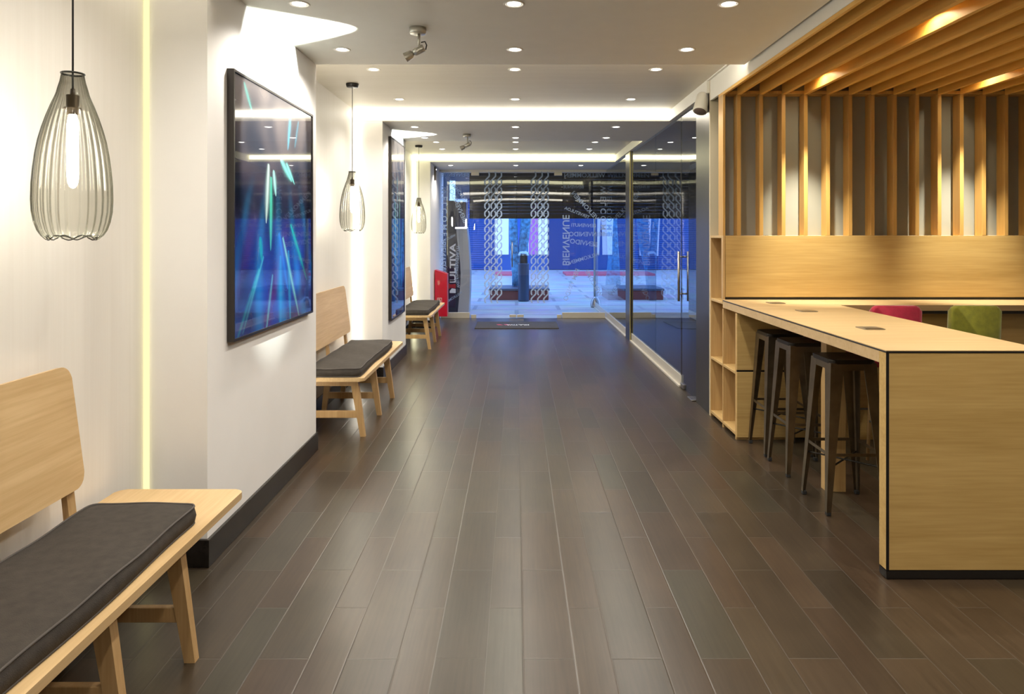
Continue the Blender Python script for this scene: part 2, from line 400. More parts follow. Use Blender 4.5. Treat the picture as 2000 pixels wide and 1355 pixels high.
# ------------------------------------------------------------------ downlights
def make_downlight():
    t = thing('downlight', 'x', 'downlight', (0, 0, 0))
    bm = BM(); add_lathe(bm, [(.040, .012), (.040, -.001), (.052, -.004), (.054, 0), (.054, .002)], 28); obj('trim_ring', bm, WHITEP, t, True)
    bm = BM(); add_lathe(bm, [(.0399, .002), (.032, -.001), (.016, -.004), (.0005, -.005)], 24); obj('lens', bm, DISC, t, True)
    return t
ordn = ['first', 'second', 'third', 'fourth', 'fifth', 'sixth', 'seventh', 'eighth', 'ninth']
rows = [(3.406, ZL), (4.24, ZL), (5.18, ZH), (6.314, ZH), (7.26, ZL), (8.06, ZL), (9.21, ZH), (9.94, ZH), (11.24, ZL)]
proto = None
for j, (y, z) in enumerate(rows):
    for x, nm in ((-1.085, 'left'), (-.013, 'middle'), (1.058, 'right')):
        lab = f'round recessed downlight in the {nm} row of the corridor ceiling, {ordn[j]} from the camera'
        if proto is None: proto = make_downlight(); o = proto; o.location = (x, y, z)
        else: o = dup(proto, (x, y, z))
        o['label'] = lab; o['group'] = 'corridor downlights'
        lamp('downlight_lamp', 'SPOT', (x, y, z-.045), DOWN_W, (1, .93, .83), spot_size=math.radians(142), spot_blend=.7, shadow_soft_size=.035)
for y, yn in ((1.2, 'just ahead of the camera'), (2.3, 'nearest the visible ceiling'), (-.6, 'just behind the camera'), (-1.8, 'near the rear wall')):  # unseen downlights, added to light the near end of the corridor
    for x, nm in ((-.9, 'left'), (-.013, 'middle'), (1.058, 'right')):
        z = ZH if y > .72 else ZL
        o = dup(proto, (x, y, z), f'added downlight out of view overhead, {nm} row, {yn}'); o['group'] = 'corridor downlights out of view'
        lamp('downlight_lamp', 'SPOT', (x, y, z-.045), DOWN_W, (1, .93, .83), spot_size=math.radians(142), spot_blend=.7, shadow_soft_size=.035)

# ------------------------------------------------------------------ picture spotlights on the ceiling
def spotlight(loc, label):
    t = thing('ceiling_spotlight', label, 'spotlight', loc, group='picture spotlights')
    bm = BM(); add_lathe(bm, [(.001, 0), (.046, 0), (.046, -.030), (.040, -.034), (.001, -.034)], 28); obj('base', bm, NICKEL, t, True)
    bm = BM(); add_tube(bm, [(.006, 0, -.03), (.006, 0, -.105)], .008); obj('stem', bm, NICKEL, t, True)
    d = Vector((-.88, 0, -.47)).normalized(); c = Vector((.004, 0, -.125))
    bm = BM(); add_tube(bm, [c-d*.035, c-d*.030, c+d*.028, c+d*.03, c+d*.036], [.018, .021, .021, .012, .012], 18)
    h = obj('lamp_holder', bm, NICKEL, t, True)
    bm = BM(); add_tube(bm, [c+d*.036, c+d*.042, c+d*.085], [.013, .022, .027], 20, caps=False)
    add_tube(bm, [c+d*.036, c+d*.037], [.013, .013], 20)
    hd = obj('reflector', bm, NICKEL, t, True)
    bm = BM(); add_tube(bm, [c+d*.074, c+d*.075], .022, 20); obj('lens', bm, SPOTE, hd)
    bm = BM(); add_tube(bm, [c+Vector((.014, 0, .045)), c+Vector((.036, 0, .050)), c+Vector((.045, 0, .03)), c+Vector((.040, 0, .005))], .0035, 8); obj('cable', bm, RUBBER, t, True)
    p = Vector(loc)+c+d*.09
    l = lamp('spotlight_lamp', 'SPOT', p, ART_W, (.93, 1.0, .90), spot_size=math.radians(100), spot_blend=.12, shadow_soft_size=.008)
    ax = Vector((-math.cos(math.radians(18)), 0, -math.sin(math.radians(18))))
    l.rotation_euler = ax.to_track_quat('-Z', 'Y').to_euler(); l.scale = (.58, 1, 1)   # the fitting throws an upright oval
    return t
spotlight((-.55, 3.80, ZL), 'small satin nickel ceiling spotlight aimed at the nearer picture')
spotlight((-.566, 7.78, ZL), 'small satin nickel ceiling spotlight aimed at the farther picture')

# ------------------------------------------------------------------ pendants
PROF = [(.0295, .495), (.030, .488), (.034, .470), (.048, .435), (.064, .40), (.078, .365), (.090, .33), (.100, .295), (.108, .255), (.114, .21), (.118, .165),
        (.119, .12), (.117, .085), (.111, .055), (.102, .03), (.090, .013), (.080, .006), (.074, .008)]
def make_pendant(loc, ztop, label):
    """loc: point on the ceiling; ztop: height of the top of the shade"""
    t = thing('pendant_lamp', label, 'pendant lamp', loc, group='fluted glass pendant lamps'); z = ztop-loc[2]-.006
    bm = BM(); add_lathe(bm, [(.001, 0), (.052, 0), (.052, -.012), (.046, -.028), (.001, -.028)], 28); obj('canopy', bm, BLACK, t, True)
    bm = BM(); add_tube(bm, [(0, 0, -.02), (0, 0, z-.05)], .0028, 8); obj('cord', bm, RUBBER, t, True)
    bm = BM(); zb = z-.495
    # profile refined, soft flutes that deepen towards the scalloped rim
    pr = []
    for i in range(len(PROF)-1):
        for k in range(3):
            f = k/3; pr.append((PROF[i][0]*(1-f)+PROF[i+1][0]*f, PROF[i][1]*(1-f)+PROF[i+1][1]*f))
    pr.append(PROF[-1]); pr = [(r*(.86 if r > .05 else .86+.14*(.05-r)/.02), zz) for r, zz in pr]
    fl = lambda s, a: (.010+.016*s)*math.cos(28*a)*(1 if s > .04 else 0)
    zf = lambda s, a: -.007*max(0, (s-.72)/.28)**2*math.cos(6*a+.6)
    add_lathe(bm, pr, 336, (0, 0, zb), fl, False, zf); sh = obj('glass_shade', bm, SMOKY, t, True)
    bm = BM(); add_tube(bm, [(.0295*math.cos(a), .0295*math.sin(a), z) for a in [2*PI*k/32 for k in range(33)]], .003, 8, False)
    obj('collar', bm, pbr('dark_glass_rim', (.03, .032, .025), .15) if 'dark_glass_rim' not in bpy.data.materials else bpy.data.materials['dark_glass_rim'], sh, True)
    bm = BM()
    rim = []
    for k in range(145):
        a = 2*PI*k/144; r = PROF[-1][0]*.86*(1+fl(1, a)); rim.append((r*math.cos(a), r*math.sin(a), zb+PROF[-1][1]+zf(1, a)))
    add_tube(bm, rim, .0017, 6, False); obj('rim', bm, bpy.data.materials['dark_glass_rim'], sh, True)
    bm = BM(); add_lathe(bm, [(.001, z-.045), (.006, z-.045), (.007, z-.062), (.017, z-.064), (.017, z-.100), (.023, z-.101), (.023, z-.106), (.015, z-.108), (.015, z-.122), (.001, z-.122)], 24)
    obj('bulb_socket', bm, pbr('aged_brass', (.12, .09, .06), .4, metal=.7) if 'aged_brass' not in bpy.data.materials else bpy.data.materials['aged_brass'], t, True)
    bm = BM(); add_lathe(bm, [(.010, z-.122), (.013, z-.135), (.0155, z-.155), (.0155, z-.30), (.013, z-.325), (.006, z-.338), (.001, z-.34)], 20)
    obj('bulb', bm, BULB, t, True)
    return t
make_pendant((-1.32, 2.03, ZH), 1.937, 'large fluted smoky glass pendant lamp nearest the camera, over the near bench')
make_pendant((-1.365, 5.67, ZH), 1.986, 'fluted smoky glass pendant lamp hanging over the middle bench')
make_pendant((-1.367, 9.54, ZH), 1.98, 'farthest fluted smoky glass pendant lamp, over the small looking far bench')

# ------------------------------------------------------------------ pictures
def picture(y0, y1, z0, z1, seed, label):
    xf = XL+.034
    t = thing('picture', label, 'picture', (XL, (y0+y1)/2, z0), group='large glossy abstract pictures')
    hy, hz = (y1-y0)/2, z1-z0; w = .012
    bm = BM()
    add_box(bm, (.001, -hy, 0), (.034, -hy+w, hz)); add_box(bm, (.001, hy-w, 0), (.034, hy, hz))
    add_box(bm, (.001, -hy+w, 0), (.034, hy-w, w)); add_box(bm, (.001, -hy+w, hz-w), (.034, hy-w, hz))
    obj('frame', bm, FRAMEM, t)
    # printed sheet: one quad grid with a colour attribute for the artwork and the reflections painted into it
    nu, nv = 150, 190
    me = bpy.data.meshes.new('print'); vs, fs, cs = [], [], []
    rnd = random.Random(seed)
    P = [  # u0,v0,u1,v1,width,colour   (u along the wall, v from the top)
        (.37, .31, .34, .56, .034, (.75, .95, .9)), (.40, .36, .395, .68, .030, (.10, .75, .55)), (.43, .33, .46, .44, .03, (.5, .95, .95)),
        (.52, .27, .68, .36, .030, (.25, .9, .85)), (.60, .28, .72, .37, .018, (.3, .95, .9)),
        (.66, .56, .92, .84, .030, (.02, .55, .40)), (.55, .62, .80, 1.02, .022, (.35, .95, .75)), (.50, .60, .62, .86, .05, (.03, .25, .85)),
        (.27, .62, .29, .72, .03, (.0, .45, .35)), (.26, .75, .02, 1.02, .022, (.05, .55, .65)), (.31, .70, .08, 1.0, .014, (.1, .6, .75)),
        (.42, .78, .33, 1.05, .018, (.15, .6, .7)), (.52, .70, .52, 1.05, .040, (.02, .35, .75)), (.63, .68, .66, 1.05, .03, (.02, .4, .7)),
        (.10, .02, .20, .14, .022, (.08, .35, .32)), (.66, .05, .62, .22, .028, (.10, .45, .65)), (.78, .06, .72, .20, .02, (.08, .25, .35))]
    if seed == 2:
        P = [(.30, .35, .36, .98, .05, (.25, .6, .6)), (.62, .28, .60, .95, .03, (.3, .65, .5)), (.2, .30, .25, .8, .03, (.05, .3, .6)), (.8, .5, .7, 1.0, .05, (.05, .25, .6)), (.45, .2, .5, .9, .02, (.1, .4, .4))]
    for j in range(nv+1):
        for i in range(nu+1):
            u, v = i/nu, j/nv
            vs.append((0.0, -hy+w+(2*hy-2*w)*u, hz-w-(hz-2*w)*v))
            up = max(0, 1-v/.45); lo = min(1, max(0, (v-.5)/.3))  # brown top and blue lower part: reflections on the gloss, put into the colour
            n = .5+.5*math.sin(9*u+6*math.sin(5*v+seed)+4*v)*math.sin(7*v+3*math.sin(8*u))
            ray = .5+.5*math.sin((u-.5)/(v+.25)*26+2*math.sin(3*v)); ray = ray**3*min(1, max(0, v*2-.7))
            c = [.075*up*(.4+n)+.008+.008*n, .062*up*(.4+n)+.012+.03*lo*n+.08*ray, .050*up*(.4+n)+.026+.24*lo*(.3+.7*n)+.16*ray]
            if lo > 0: c[0] += .035*lo*max(0, math.sin(15*u+9*v))**3
            for (a0, b0, a1, b1, wd, cc) in P:
                dx, dy = a1-a0, b1-b0; L2 = dx*dx+dy*dy; s = ((u-a0)*dx+(v-b0)*dy)/L2
                if 0 < s < 1:
                    d = abs((u-a0)*dy-(v-b0)*dx)/math.sqrt(L2)
                    ww = wd*math.sin(PI*min(1, s*.9+.1))**.7*.62+.001; k = (.7*math.exp(-(d/ww)**2)+.3*math.exp(-(d/ww/.35)**2))*.5
                    for q in range(3): c[q] = c[q]*(1-k)+cc[q]*k*.75
            cs.append(c)
    for j in range(nv):
        for i in range(nu):
            a = j*(nu+1)+i; fs.append((a, a+nu+1, a+nu+2, a+1))
    me.from_pydata(vs, [], fs); at = me.color_attributes.new('art_and_reflection', 'FLOAT_COLOR', 'POINT')
    at.data.foreach_set('color', [x for c in cs for x in (*c, 1.0)])
    for p in me.polygons: p.use_smooth = True
    m, nt, b = nmat('abstract_print_and_reflection'); a = nt.nodes.new('ShaderNodeAttribute'); a.attribute_name = 'art_and_reflection'
    nt.links.new(a.outputs['Color'], b.inputs['Base Color']); b.inputs['Roughness'].default_value = .02; b.inputs['IOR'].default_value = 1.75
    o = link('print', me, m, t); o.location = (.028, 0, 0)
    bm = BM(); add_box(bm, (.001, -hy+w, w), (.026, hy-w, hz-w)); obj('backing_board', bm, BLACK, t)
    return t
picture(3.19, 4.433, .952, 2.232, 1, 'wide glossy blue abstract picture of light rays on the nearest pillar')
picture(7.21, 8.08, .553, 2.50, 2, 'tall narrow glossy blue abstract picture on the farther pillar')

# ------------------------------------------------------------------ benches and cushions
def bench(y0, legs, label, L=1.69, back=(.03, 1.33)):
    t = thing('bench', label, 'bench', (-1.083, y0, 0), group='oak benches along the left wall')
    bm = BM(); add_prism(bm, rrect(-.50, 0, 0, L, .035), lambda u, v, d: (u, v, d), .413, .440, .004); obj('seat', bm, BENCHW, t)
    # back board, leaning to the wall
    bm = BM(); xb, zb, xt, zt = -.415, .585, -.470, 1.0; ln = math.hypot(xt-xb, zt-zb); ux, uz = (xt-xb)/ln, (zt-zb)/ln
    add_prism(bm, rrect(back[0], 0, back[1], ln, .045), lambda u, v, d: (xb+ux*v-uz*d, u, zb+uz*v+ux*d), 0, .02, .003); obj('backrest', bm, BENCHW, t)
    for ly in legs:
        bm = BM(); a, h = .0225, .019   # front leg, splayed outwards
        add_hexa(bm, [(-.045, ly-h*.8, 0), (-.008, ly-h*.8, 0), (-.008, ly+h*.8, 0), (-.045, ly+h*.8, 0)],
                 [(-.118, ly-h, .413), (-.062, ly-h, .413), (-.062, ly+h, .413), (-.118, ly+h, .413)]); obj('leg', bm, BENCHZ, t)
        bm = BM()
        add_hexa(bm, [(-.494, ly-h*.8, 0), (-.458, ly-h*.8, 0), (-.458, ly+h*.8, 0), (-.494, ly+h*.8, 0)],
                 [(-.455, ly-h, .413), (-.40, ly-h, .413), (-.40, ly+h, .413), (-.455, ly+h, .413)]); obj('leg', bm, BENCHZ, t)
        bm = BM(); add_box(bm, (-.46, ly-.012, .135), (-.05, ly+.012, .185), .002, 1); obj('stretcher', bm, BENCHZ, t)
        bm = BM(); add_box(bm, (-.41, ly-.014, .365), (-.105, ly+.014, .4125), .002, 1); obj('seat_rail', bm, BENCHZ, t)
        if ly < back[1]-.02:
            bm = BM(); xo = -.028
            add_hexa(bm, [(xb+xo-.004, ly-.02, .44), (xb+xo+.018, ly-.02, .44), (xb+xo+.018, ly+.02, .44), (xb+xo-.004, ly+.02, .44)],
                     [(xt+xo+.004, ly-.02, .93), (xt+xo+.016, ly-.02, .93), (xt+xo+.016, ly+.02, .93), (xt+xo+.004, ly+.02, .93)])
            obj('back_support', bm, BENCHZ, t)
    return t
def cushion(y0, L, label, seed):
    x0, x1 = -.412, -.04; T = .062
    t = thing('seat_cushion', label, 'cushion', (-1.083, y0, .4405), group='charcoal bench cushions')
    rnd = random.Random(seed); bm = BM(); nx, ny = 14, 44; ph = rnd.random()*6
    def P(u, v, w):   # u,v in -1..1 , w 0 bottom 1 top
        X = (x0+x1)/2+u*(x1-x0)/2; Y = L/2+v*L/2
        e = 1-max(abs(u), abs(v))**14*.08
        bulge = .009*(1-u**4)*(1-v**6)+.0035*math.sin(6*v+ph)+.002*math.sin(13*v+4*u+ph)
        X += .006*math.sin(5*v+ph)*abs(u); return X, Y, (T+bulge)*w
    def corner(u, v):  # round the plan corners
        k = .06; au, av = abs(u), abs(v)*1
        lu = max(0, au-(1-.16)); lv = max(0, av-(1-.05))
        if lu > 0 and lv > 0:
            a = lu/.16; b = lv/.05; m = math.hypot(a, b)
            if m > 1: u = math.copysign((1-.16)+.16*a/m, u); v = math.copysign((1-.05)+.05*b/m, v)
        return u, v
    G = [[None]*(nx+1) for _ in range(ny+1)]; Bt = [[None]*(nx+1) for _ in range(ny+1)]
    us = [-math.cos(PI*i/nx) for i in range(nx+1)]; vv = [-math.cos(PI*j/ny) for j in range(ny+1)]
    us = [.5*a+.5*(-1+2*i/nx) for i, a in enumerate(us)]; vv = [.4*a+.6*(-1+2*j/ny) for j, a in enumerate(vv)]
    for j in range(ny+1):
        for i in range(nx+1):
            u, v = corner(us[i], vv[j]); G[j][i] = bm.verts.new(P(u, v, 1)); Bt[j][i] = bm.verts.new((P(u, v, 0)))
    for j in range(ny):
        for i in range(nx):
            bm.faces.new((G[j][i], G[j][i+1], G[j+1][i+1], G[j+1][i])); bm.faces.new((Bt[j][i], Bt[j+1][i], Bt[j+1][i+1], Bt[j][i+1]))
    ring = [(j, 0) for j in range(ny)]+[(ny, i) for i in range(nx)]+[(j, nx) for j in range(ny, 0, -1)]+[(0, i) for i in range(nx, 0, -1)]
    mid = []
    for j, i in ring:
        a, b = G[j][i].co, Bt[j][i].co; c = (a+b)/2; o = Vector(((c.x-(x0+x1)/2)*.035, (c.y-L/2)*.006, 0)); mid.append(bm.verts.new(c+o))
    for k in range(len(ring)):
        k2 = (k+1) % len(ring); a, b = ring[k], ring[k2]
        bm.faces.new((G[a[0]][a[1]], G[b[0]][b[1]], mid[k2], mid[k])); bm.faces.new((mid[k], mid[k2], Bt[b[0]][b[1]], Bt[a[0]][a[1]]))
    top = [G[j][i].co.copy() for j, i in ring]; bot = [Bt[j][i].co+Vector((0, 0, .004)) for j, i in ring]
    obj('cover', bm, FABRIC, t, True)
    for pts in (top, bot):
        bm = BM(); add_tube(bm, pts+[pts[0]], .0035, 6, False); obj('piping', bm, PIPING, t, True)
    return t
bench(1.03, [.08, .50, .895, 1.30], 'oak bench nearest the camera with rounded backrest and bare end', back=(.03, 1.345))
cushion(1.05, 1.36, 'charcoal corduroy seat cushion lying on the nearest bench', 1)
bench(4.84, [.095, .68, 1.26], 'oak bench in the middle recess between the two picture pillars')
cushion(4.855, 1.35, 'charcoal seat cushion lying on the middle bench', 2)
bench(8.62, [.095, .68, 1.26], 'farthest oak bench, beside the red box at the glass front')
cushion(8.635, 1.35, 'charcoal seat cushion lying on the farthest bench', 3)

# ------------------------------------------------------------------ red extinguisher box by the door
t = thing('extinguisher_box', 'red extinguisher box with a white symbol standing against the last pillar', 'fire box', (XL+.012, 11.2, .122))
bm = BM(); prof = [(0, 0), (.205, 0), (.205, .70), (.02, .765), (0, .765)]
add_prism(bm, prof, lambda u, v, d: (u, d, v), 0, .20, .004); obj('body', bm, RED, t)
bm = BM(); add_prism(bm, [(.03, .752), (.10, .728), (.10, .733), (.03, .757)], lambda u, v, d: (u, d, v), .03, .17); obj('lid_panel', bm, pbr('light_lid', (.7, .65, .62), .4), t)
bm = BM()
for a, b in (((.04, .20), (.115, .206)), ((.04, .30), (.115, .306)), ((.04, .20), (.046, .306)), ((.109, .20), (.115, .306))):
    add_box(bm, (a[0], -.004, a[1]), (b[0], -.001, b[1]))
add_prism(bm, rrect(.07, .215, .094, .27, .008), lambda u, v, d: (u, d, v), -.004, -.001)
add_box(bm, (.077, -.004, .27), (.087, -.001, .287)); add_box(bm, (.06, -.004, .283), (.09, -.001, .289)); add_box(bm, (.055, -.004, .245), (.061, -.001, .287))
add_box(bm, (.06, -.004, .165), (.12, -.001, .175))
obj('symbol', bm, WHITEM, t)
t = thing('wall_sensor', 'small dark box high on the last pillar with a white pilot light', 'sensor', (XL, 11.25, 2.36))
bm = BM(); add_box(bm, (.001, -.05, 0), (.03, .05, .225), .006); obj('housing', bm, pbr('dark_taupe_plastic', (.06, .05, .045), .4), t)
bm = BM(); add_box(bm, (.03, -.008, .17), (.034, .008, .186), .001, 1); obj('pilot_light', bm, emit('pilot', (1, 1, .95), 4), t)

# ------------------------------------------------------------------ glass front
YG = 12.0; K = YG/1333
def GX(px): return (px-1009)*K
def GZ(py): return 1.45-(py-460)*K
def glass(name, a, b, mat, parent): bm = BM(); add_box(bm, a, b); return obj(name, bm, mat, parent)
def lettering(parent, txt, px, py, length, ang, bold=0.004, hscale=1.0, mat=None):
    me = text_mesh(txt, .1, .0006, bold*.3)
    xs = [v.co.x for v in me.vertices]; ys = [v.co.y for v in me.vertices]; w = max(xs)-min(xs); s = length*K/w
    cx, cy = (max(xs)+min(xs))/2, (max(ys)+min(ys))/2
    a = math.radians(ang)
    M = Matrix(((-math.cos(a), math.sin(a), 0, GX(px)), (0, 0, 1, YG-.003), (math.sin(a), math.cos(a), 0, GZ(py)), (0, 0, 0, 1)))
    me.transform(M @ Matrix.Diagonal((s, s*hscale, 1, 1)) @ Matrix.Translation((-cx, -cy, 0)))
    o = link('lettering', me, mat or FROSTL, parent); return o
HEAD = 2.565
w1 = bpy.data.objects.new('window_1', None); COL.objects.link(w1); w1['kind'] = 'structure'; w1['label'] = 'left pane of the glass front'
glass('pane', (XL+.002, YG, .10), (-.825, YG+.01, HEAD), GLASSF, w1)
bm = BM(); add_box(bm, (XL+.02, YG-.02, .0), (-.825, YG+.03, .10), .003, 1); obj('bottom_rail', bm, ALU, w1)
for args in (('BIENVENUE', 890, 341, 54, 0), ('W E L C O M E', 868, 412, 98, -90), ('BIENVENUE', 866, 508, 72, -90), ('VELKOMMEN', 896, 374, 56, 50), ('BIENVENIDO', 895, 402, 70, 66), ('WILLKOMMEN', 884, 582, 44, -33), ('WELKOM', 893, 545, 34, 80), ('BENVENUTI', 893, 505, 48, 95), ('WELCOME', 876, 465, 30, -25)):
    lettering(w1, *args)
w2 = bpy.data.objects.new('window_2', None); COL.objects.link(w2); w2['kind'] = 'structure'; w2['label'] = 'right pane of the glass front'
glass('pane', (.815, YG, .10), (1.575, YG+.01, HEAD), GLASSF, w2)
bm = BM(); add_box(bm, (.80, YG-.02, .0), (1.555, YG+.03, .10), .003, 1); obj('bottom_rail', bm, ALU, w2)
for args in (('BIENVENUE', 1105.5, 469, 98, 90), ('TERVETULOA', 1127, 415, 52, 22), ('VELKOMMEN', 1143, 402, 72, 47), ('BENVENUTI', 1140, 440, 48, 2), ('BIENVENIDO', 1146, 457, 70, 0),
             ('BENVIDO', 1140, 474, 54, 8), ('WILKOMMEN', 1142, 504, 62, -17), ('BEM VINDO', 1116, 556, 66, -68), ('WELCOME', 1160, 553, 58, 60), ('WILLKOMMEN', 1142, 342, 80, 0), ('W E L C O M E', 1178, 412, 98, -90), ('BENVENUE', 1120, 365, 40, 0)):
    lettering(w2, *args)
w5 = bpy.data.objects.new('window_5', None); COL.objects.link(w5); w5['kind'] = 'structure'; w5['label'] = 'street pane of the room behind the glass partition'
glass('pane', (1.60, YG, .10), (3.05, YG+.01, HEAD), GLASSF, w5)
bm = BM(); add_box(bm, (1.61, YG-.02, .0), (3.04, YG+.03, .10), .003, 1); obj('bottom_rail', bm, ALU, w5)
def chain_band(parent, px, z0, z1):
    """one column of interlaced links in frosted film"""
    bm = BM(); w = .039; P = .138; th = .0125; yy = YG-.003
    n = int((z1-z0)/P)
    def ribbon(pts, y):
        L_, R_ = [], []
        for i, p in enumerate(pts):
            a = Vector(pts[max(i-1, 0)]); b = Vector(pts[min(i+1, len(pts)-1)]); t = (b-a).normalized(); nrm = Vector((-t.y, t.x))
            L_.append(Vector(p)+nrm*th); R_.append(Vector(p)-nrm*th)
        for i in range(len(pts)-1):
            q = [L_[i], L_[i+1], R_[i+1], R_[i]]
            add_hexa(bm, [(GX(px)+c.x, y, c.y) for c in q], [(GX(px)+c.x, y+.0006, c.y) for c in q])
    for k in range(n):
        z = z1-k*P
        d = .5*P*.42
        ribbon([(.020, z-.010), (w-.004, z-.028), (w, z-.036), (w, z-.082), (w-.006, z-.092), (-w+.006, z-.162), (-w, z-.172), (-w, z-.220), (-w+.004, z-.228), (-.022, z-.242)], yy-(k % 2)*.0007)
    return obj('chain_decal', bm, FROST, parent)
d1 = bpy.data.objects.new('door_1', None); COL.objects.link(d1); d1['kind'] = 'structure'; d1['label'] = 'left leaf of the glass entrance door'
glass('pane', (-.82, YG, .012), (-.003, YG+.01, HEAD-.005), GLASSF, d1)
for px in (951.3, 963.6, 975.2): chain_band(d1, px, .28, 2.58)
bm = BM(); add_box(bm, (-.125, YG-.014, .012), (-.006, YG+.024, .062), .003, 1); obj('patch_fitting', bm, ALU, d1)
bm = BM(); add_box(bm, (-.80, YG-.014, .0), (-.71, YG+.024, .06), .003, 1); obj('patch_fitting', bm, ALU, d1)
bm = BM(); add_box(bm, (-.80, YG-.014, HEAD-.06), (-.66, YG+.024, HEAD), .003, 1); obj('patch_fitting', bm, ALU, d1)
bm = BM(); add_tube(bm, [(-.078, YG-.055, .90), (-.078, YG-.055, 1.34)], .011, 10)
for z in (.96, 1.28): add_tube(bm, [(-.078, YG-.055, z), (-.078, YG, z)], .007, 8)
obj('handle', bm, STEEL, d1, True)
d2 = bpy.data.objects.new('door_2', None); COL.objects.link(d2); d2['kind'] = 'structure'; d2['label'] = 'right leaf of the glass entrance door'
glass('pane', (.003, YG, .012), (.81, YG+.01, HEAD-.005), GLASSF, d2)
for px in (1042, 1054.6, 1066.4): chain_band(d2, px, .28, 2.58)
bm = BM(); add_box(bm, (.006, YG-.014, .012), (.125, YG+.024, .062), .003, 1); obj('patch_fitting', bm, ALU, d2)
bm = BM(); add_box(bm, (.71, YG-.014, .0), (.79, YG+.024, .06), .003, 1); obj('patch_fitting', bm, ALU, d2)
bm = BM(); add_box(bm, (.66, YG-.014, HEAD-.06), (.80, YG+.024, HEAD), .003, 1); obj('patch_fitting', bm, ALU, d2)

# doormat
t = thing('doormat', 'dark rubber doormat with a small bank logo inside the glass door', 'doormat', (0, 11.02, 0))
bm = BM(); add_box(bm, (-.655, -.40, .0), (.66, .40, .012), .004, 1); obj('mat', bm, MATB, t)
me = text_mesh('MULTIVA', .1, .0006, .002); me.transform(Matrix.Translation((.02, -.02, .0135)) @ Matrix.Rotation(PI, 4, 'Z') @ Matrix.Diagonal((.9, 1.6, 1, 1))); link('logo', me, WHITEM, t)
bm = BM()
for x0, m in ((-.30, 0), (-.18, 0)): add_prism(bm, [(x0, -.06), (x0+.09, -.06), (x0+.03, .05), (x0-.03, .05)], lambda u, v, d: (u, v, d), .0125, .0137)
obj('logo', bm, REDM, t)

# ------------------------------------------------------------------ glass partition on the right
w3 = bpy.data.objects.new('window_3', None); COL.objects.link(w3); w3['kind'] = 'structure'; w3['label'] = 'far bay of the glass partition'
glass('pane', (1.575, 9.76, .09), (1.585, 13.72, 2.60), GLASSP, w3)
bm = BM(); add_box(bm, (1.572, 9.745, .02), (1.60, 13.7, .115), .003, 1); add_box(bm, (1.55, 9.745, 0), (1.61, 13.7, .02), .002, 1); obj('bottom_rail', bm, ALU, w3)
w4 = bpy.data.objects.new('window_4', None); COL.objects.link(w4); w4['kind'] = 'structure'; w4['label'] = 'near bay of the glass partition'
glass('pane', (1.575, 7.75, .09), (1.585, 9.36, 2.60), GLASSP, w4)
glass('pane', (1.575, 6.545, .09), (1.585, 7.745, 2.60), GLASSP, w4)
bm = BM(); add_box(bm, (1.572, 6.53, .02), (1.60, 9.36, .115), .003, 1); add_box(bm, (1.55, 6.53, 0), (1.61, 9.36, .02), .002, 1); obj('bottom_rail', bm, ALU, w4)
box_struct('trim_5', (1.555, 9.37, 0), (1.60, 9.74, 2.62), STEELD, 'dark steel post of the glass partition')
box_struct('trim_6', (1.553, 9.36, 0), (1.562, 9.372, 2.62), pbr('brass_edge', (.5, .42, .12), .35, metal=.5), 'pale edge of the steel post')
d3 = bpy.data.objects.new('door_3', None); COL.objects.link(d3); d3['kind'] = 'structure'; d3['label'] = 'glass door in the partition beside the steel column'
glass('pane', (1.575, 5.955, .012), (1.585, 6.535, 2.60), GLASSP, d3)
bm = BM(); add_box(bm, (1.574, 6.533, .012), (1.586, 6.541, 2.6)); obj('edge_strip', bm, BLACK, d3)
for xx in (1.535, 1.625):
    bm = BM(); add_tube(bm, [(xx, 6.46, .83), (xx, 6.46, 1.30)], .012, 12)
    for z in (.90, 1.25): add_tube(bm, [(xx, 6.46, z), (1.58, 6.46, z)], .008, 10)
    obj('handle', bm, STEEL, d3, True)
bm = BM(); add_box(bm, (1.562, 6.40, .006), (1.598, 6.52, .05), .004, 1); obj('hinge', bm, STEEL, d3)
bm = BM(); add_box(bm, (1.53, 5.97, 0), (1.60, 6.12, .012), .003, 1); obj('floor_hinge', bm, STEEL, d3)
box_struct('trim_7', (1.565, 5.525, 0), (1.66, 5.95, 2.705), COLUMN, 'brushed steel column between glass door and shelf unit')
box_struct('trim_8', (1.56, 5.505, 0), (1.66, 5.525, 2.705), pbr('cream_edge', (.6, .52, .36), .5), 'narrow cream strip beside the steel column')

# speaker
t = thing('speaker', 'off white round wall speaker tilted down on the steel column', 'speaker', (1.565, 5.60, 2.50))
ax = Vector((-.30, -.35, -.95)).normalized(); c = Vector((-.05, -.01, .03))
bm = BM(); add_tube(bm, [c-ax*.085, c-ax*.075, c+ax*.060, c+ax*.075], [.046, .052, .058, .058], 28); obj('housing', bm, WHITEP, t, True)
bm = BM(); add_tube(bm, [c+ax*.0755, c+ax*.078], [.050, .048], 28); obj('grille', bm, pbr('speaker_grille', (.16, .12, .10), .7, bump=.6, bscale=400), t, True)
bm = BM(); add_box(bm, (-.012, -.02, -.04), (.0, .02, .05), .002, 1); add_box(bm, (-.03, -.008, -.008), (0, .008, .03)); obj('bracket', bm, WHITEP, t)

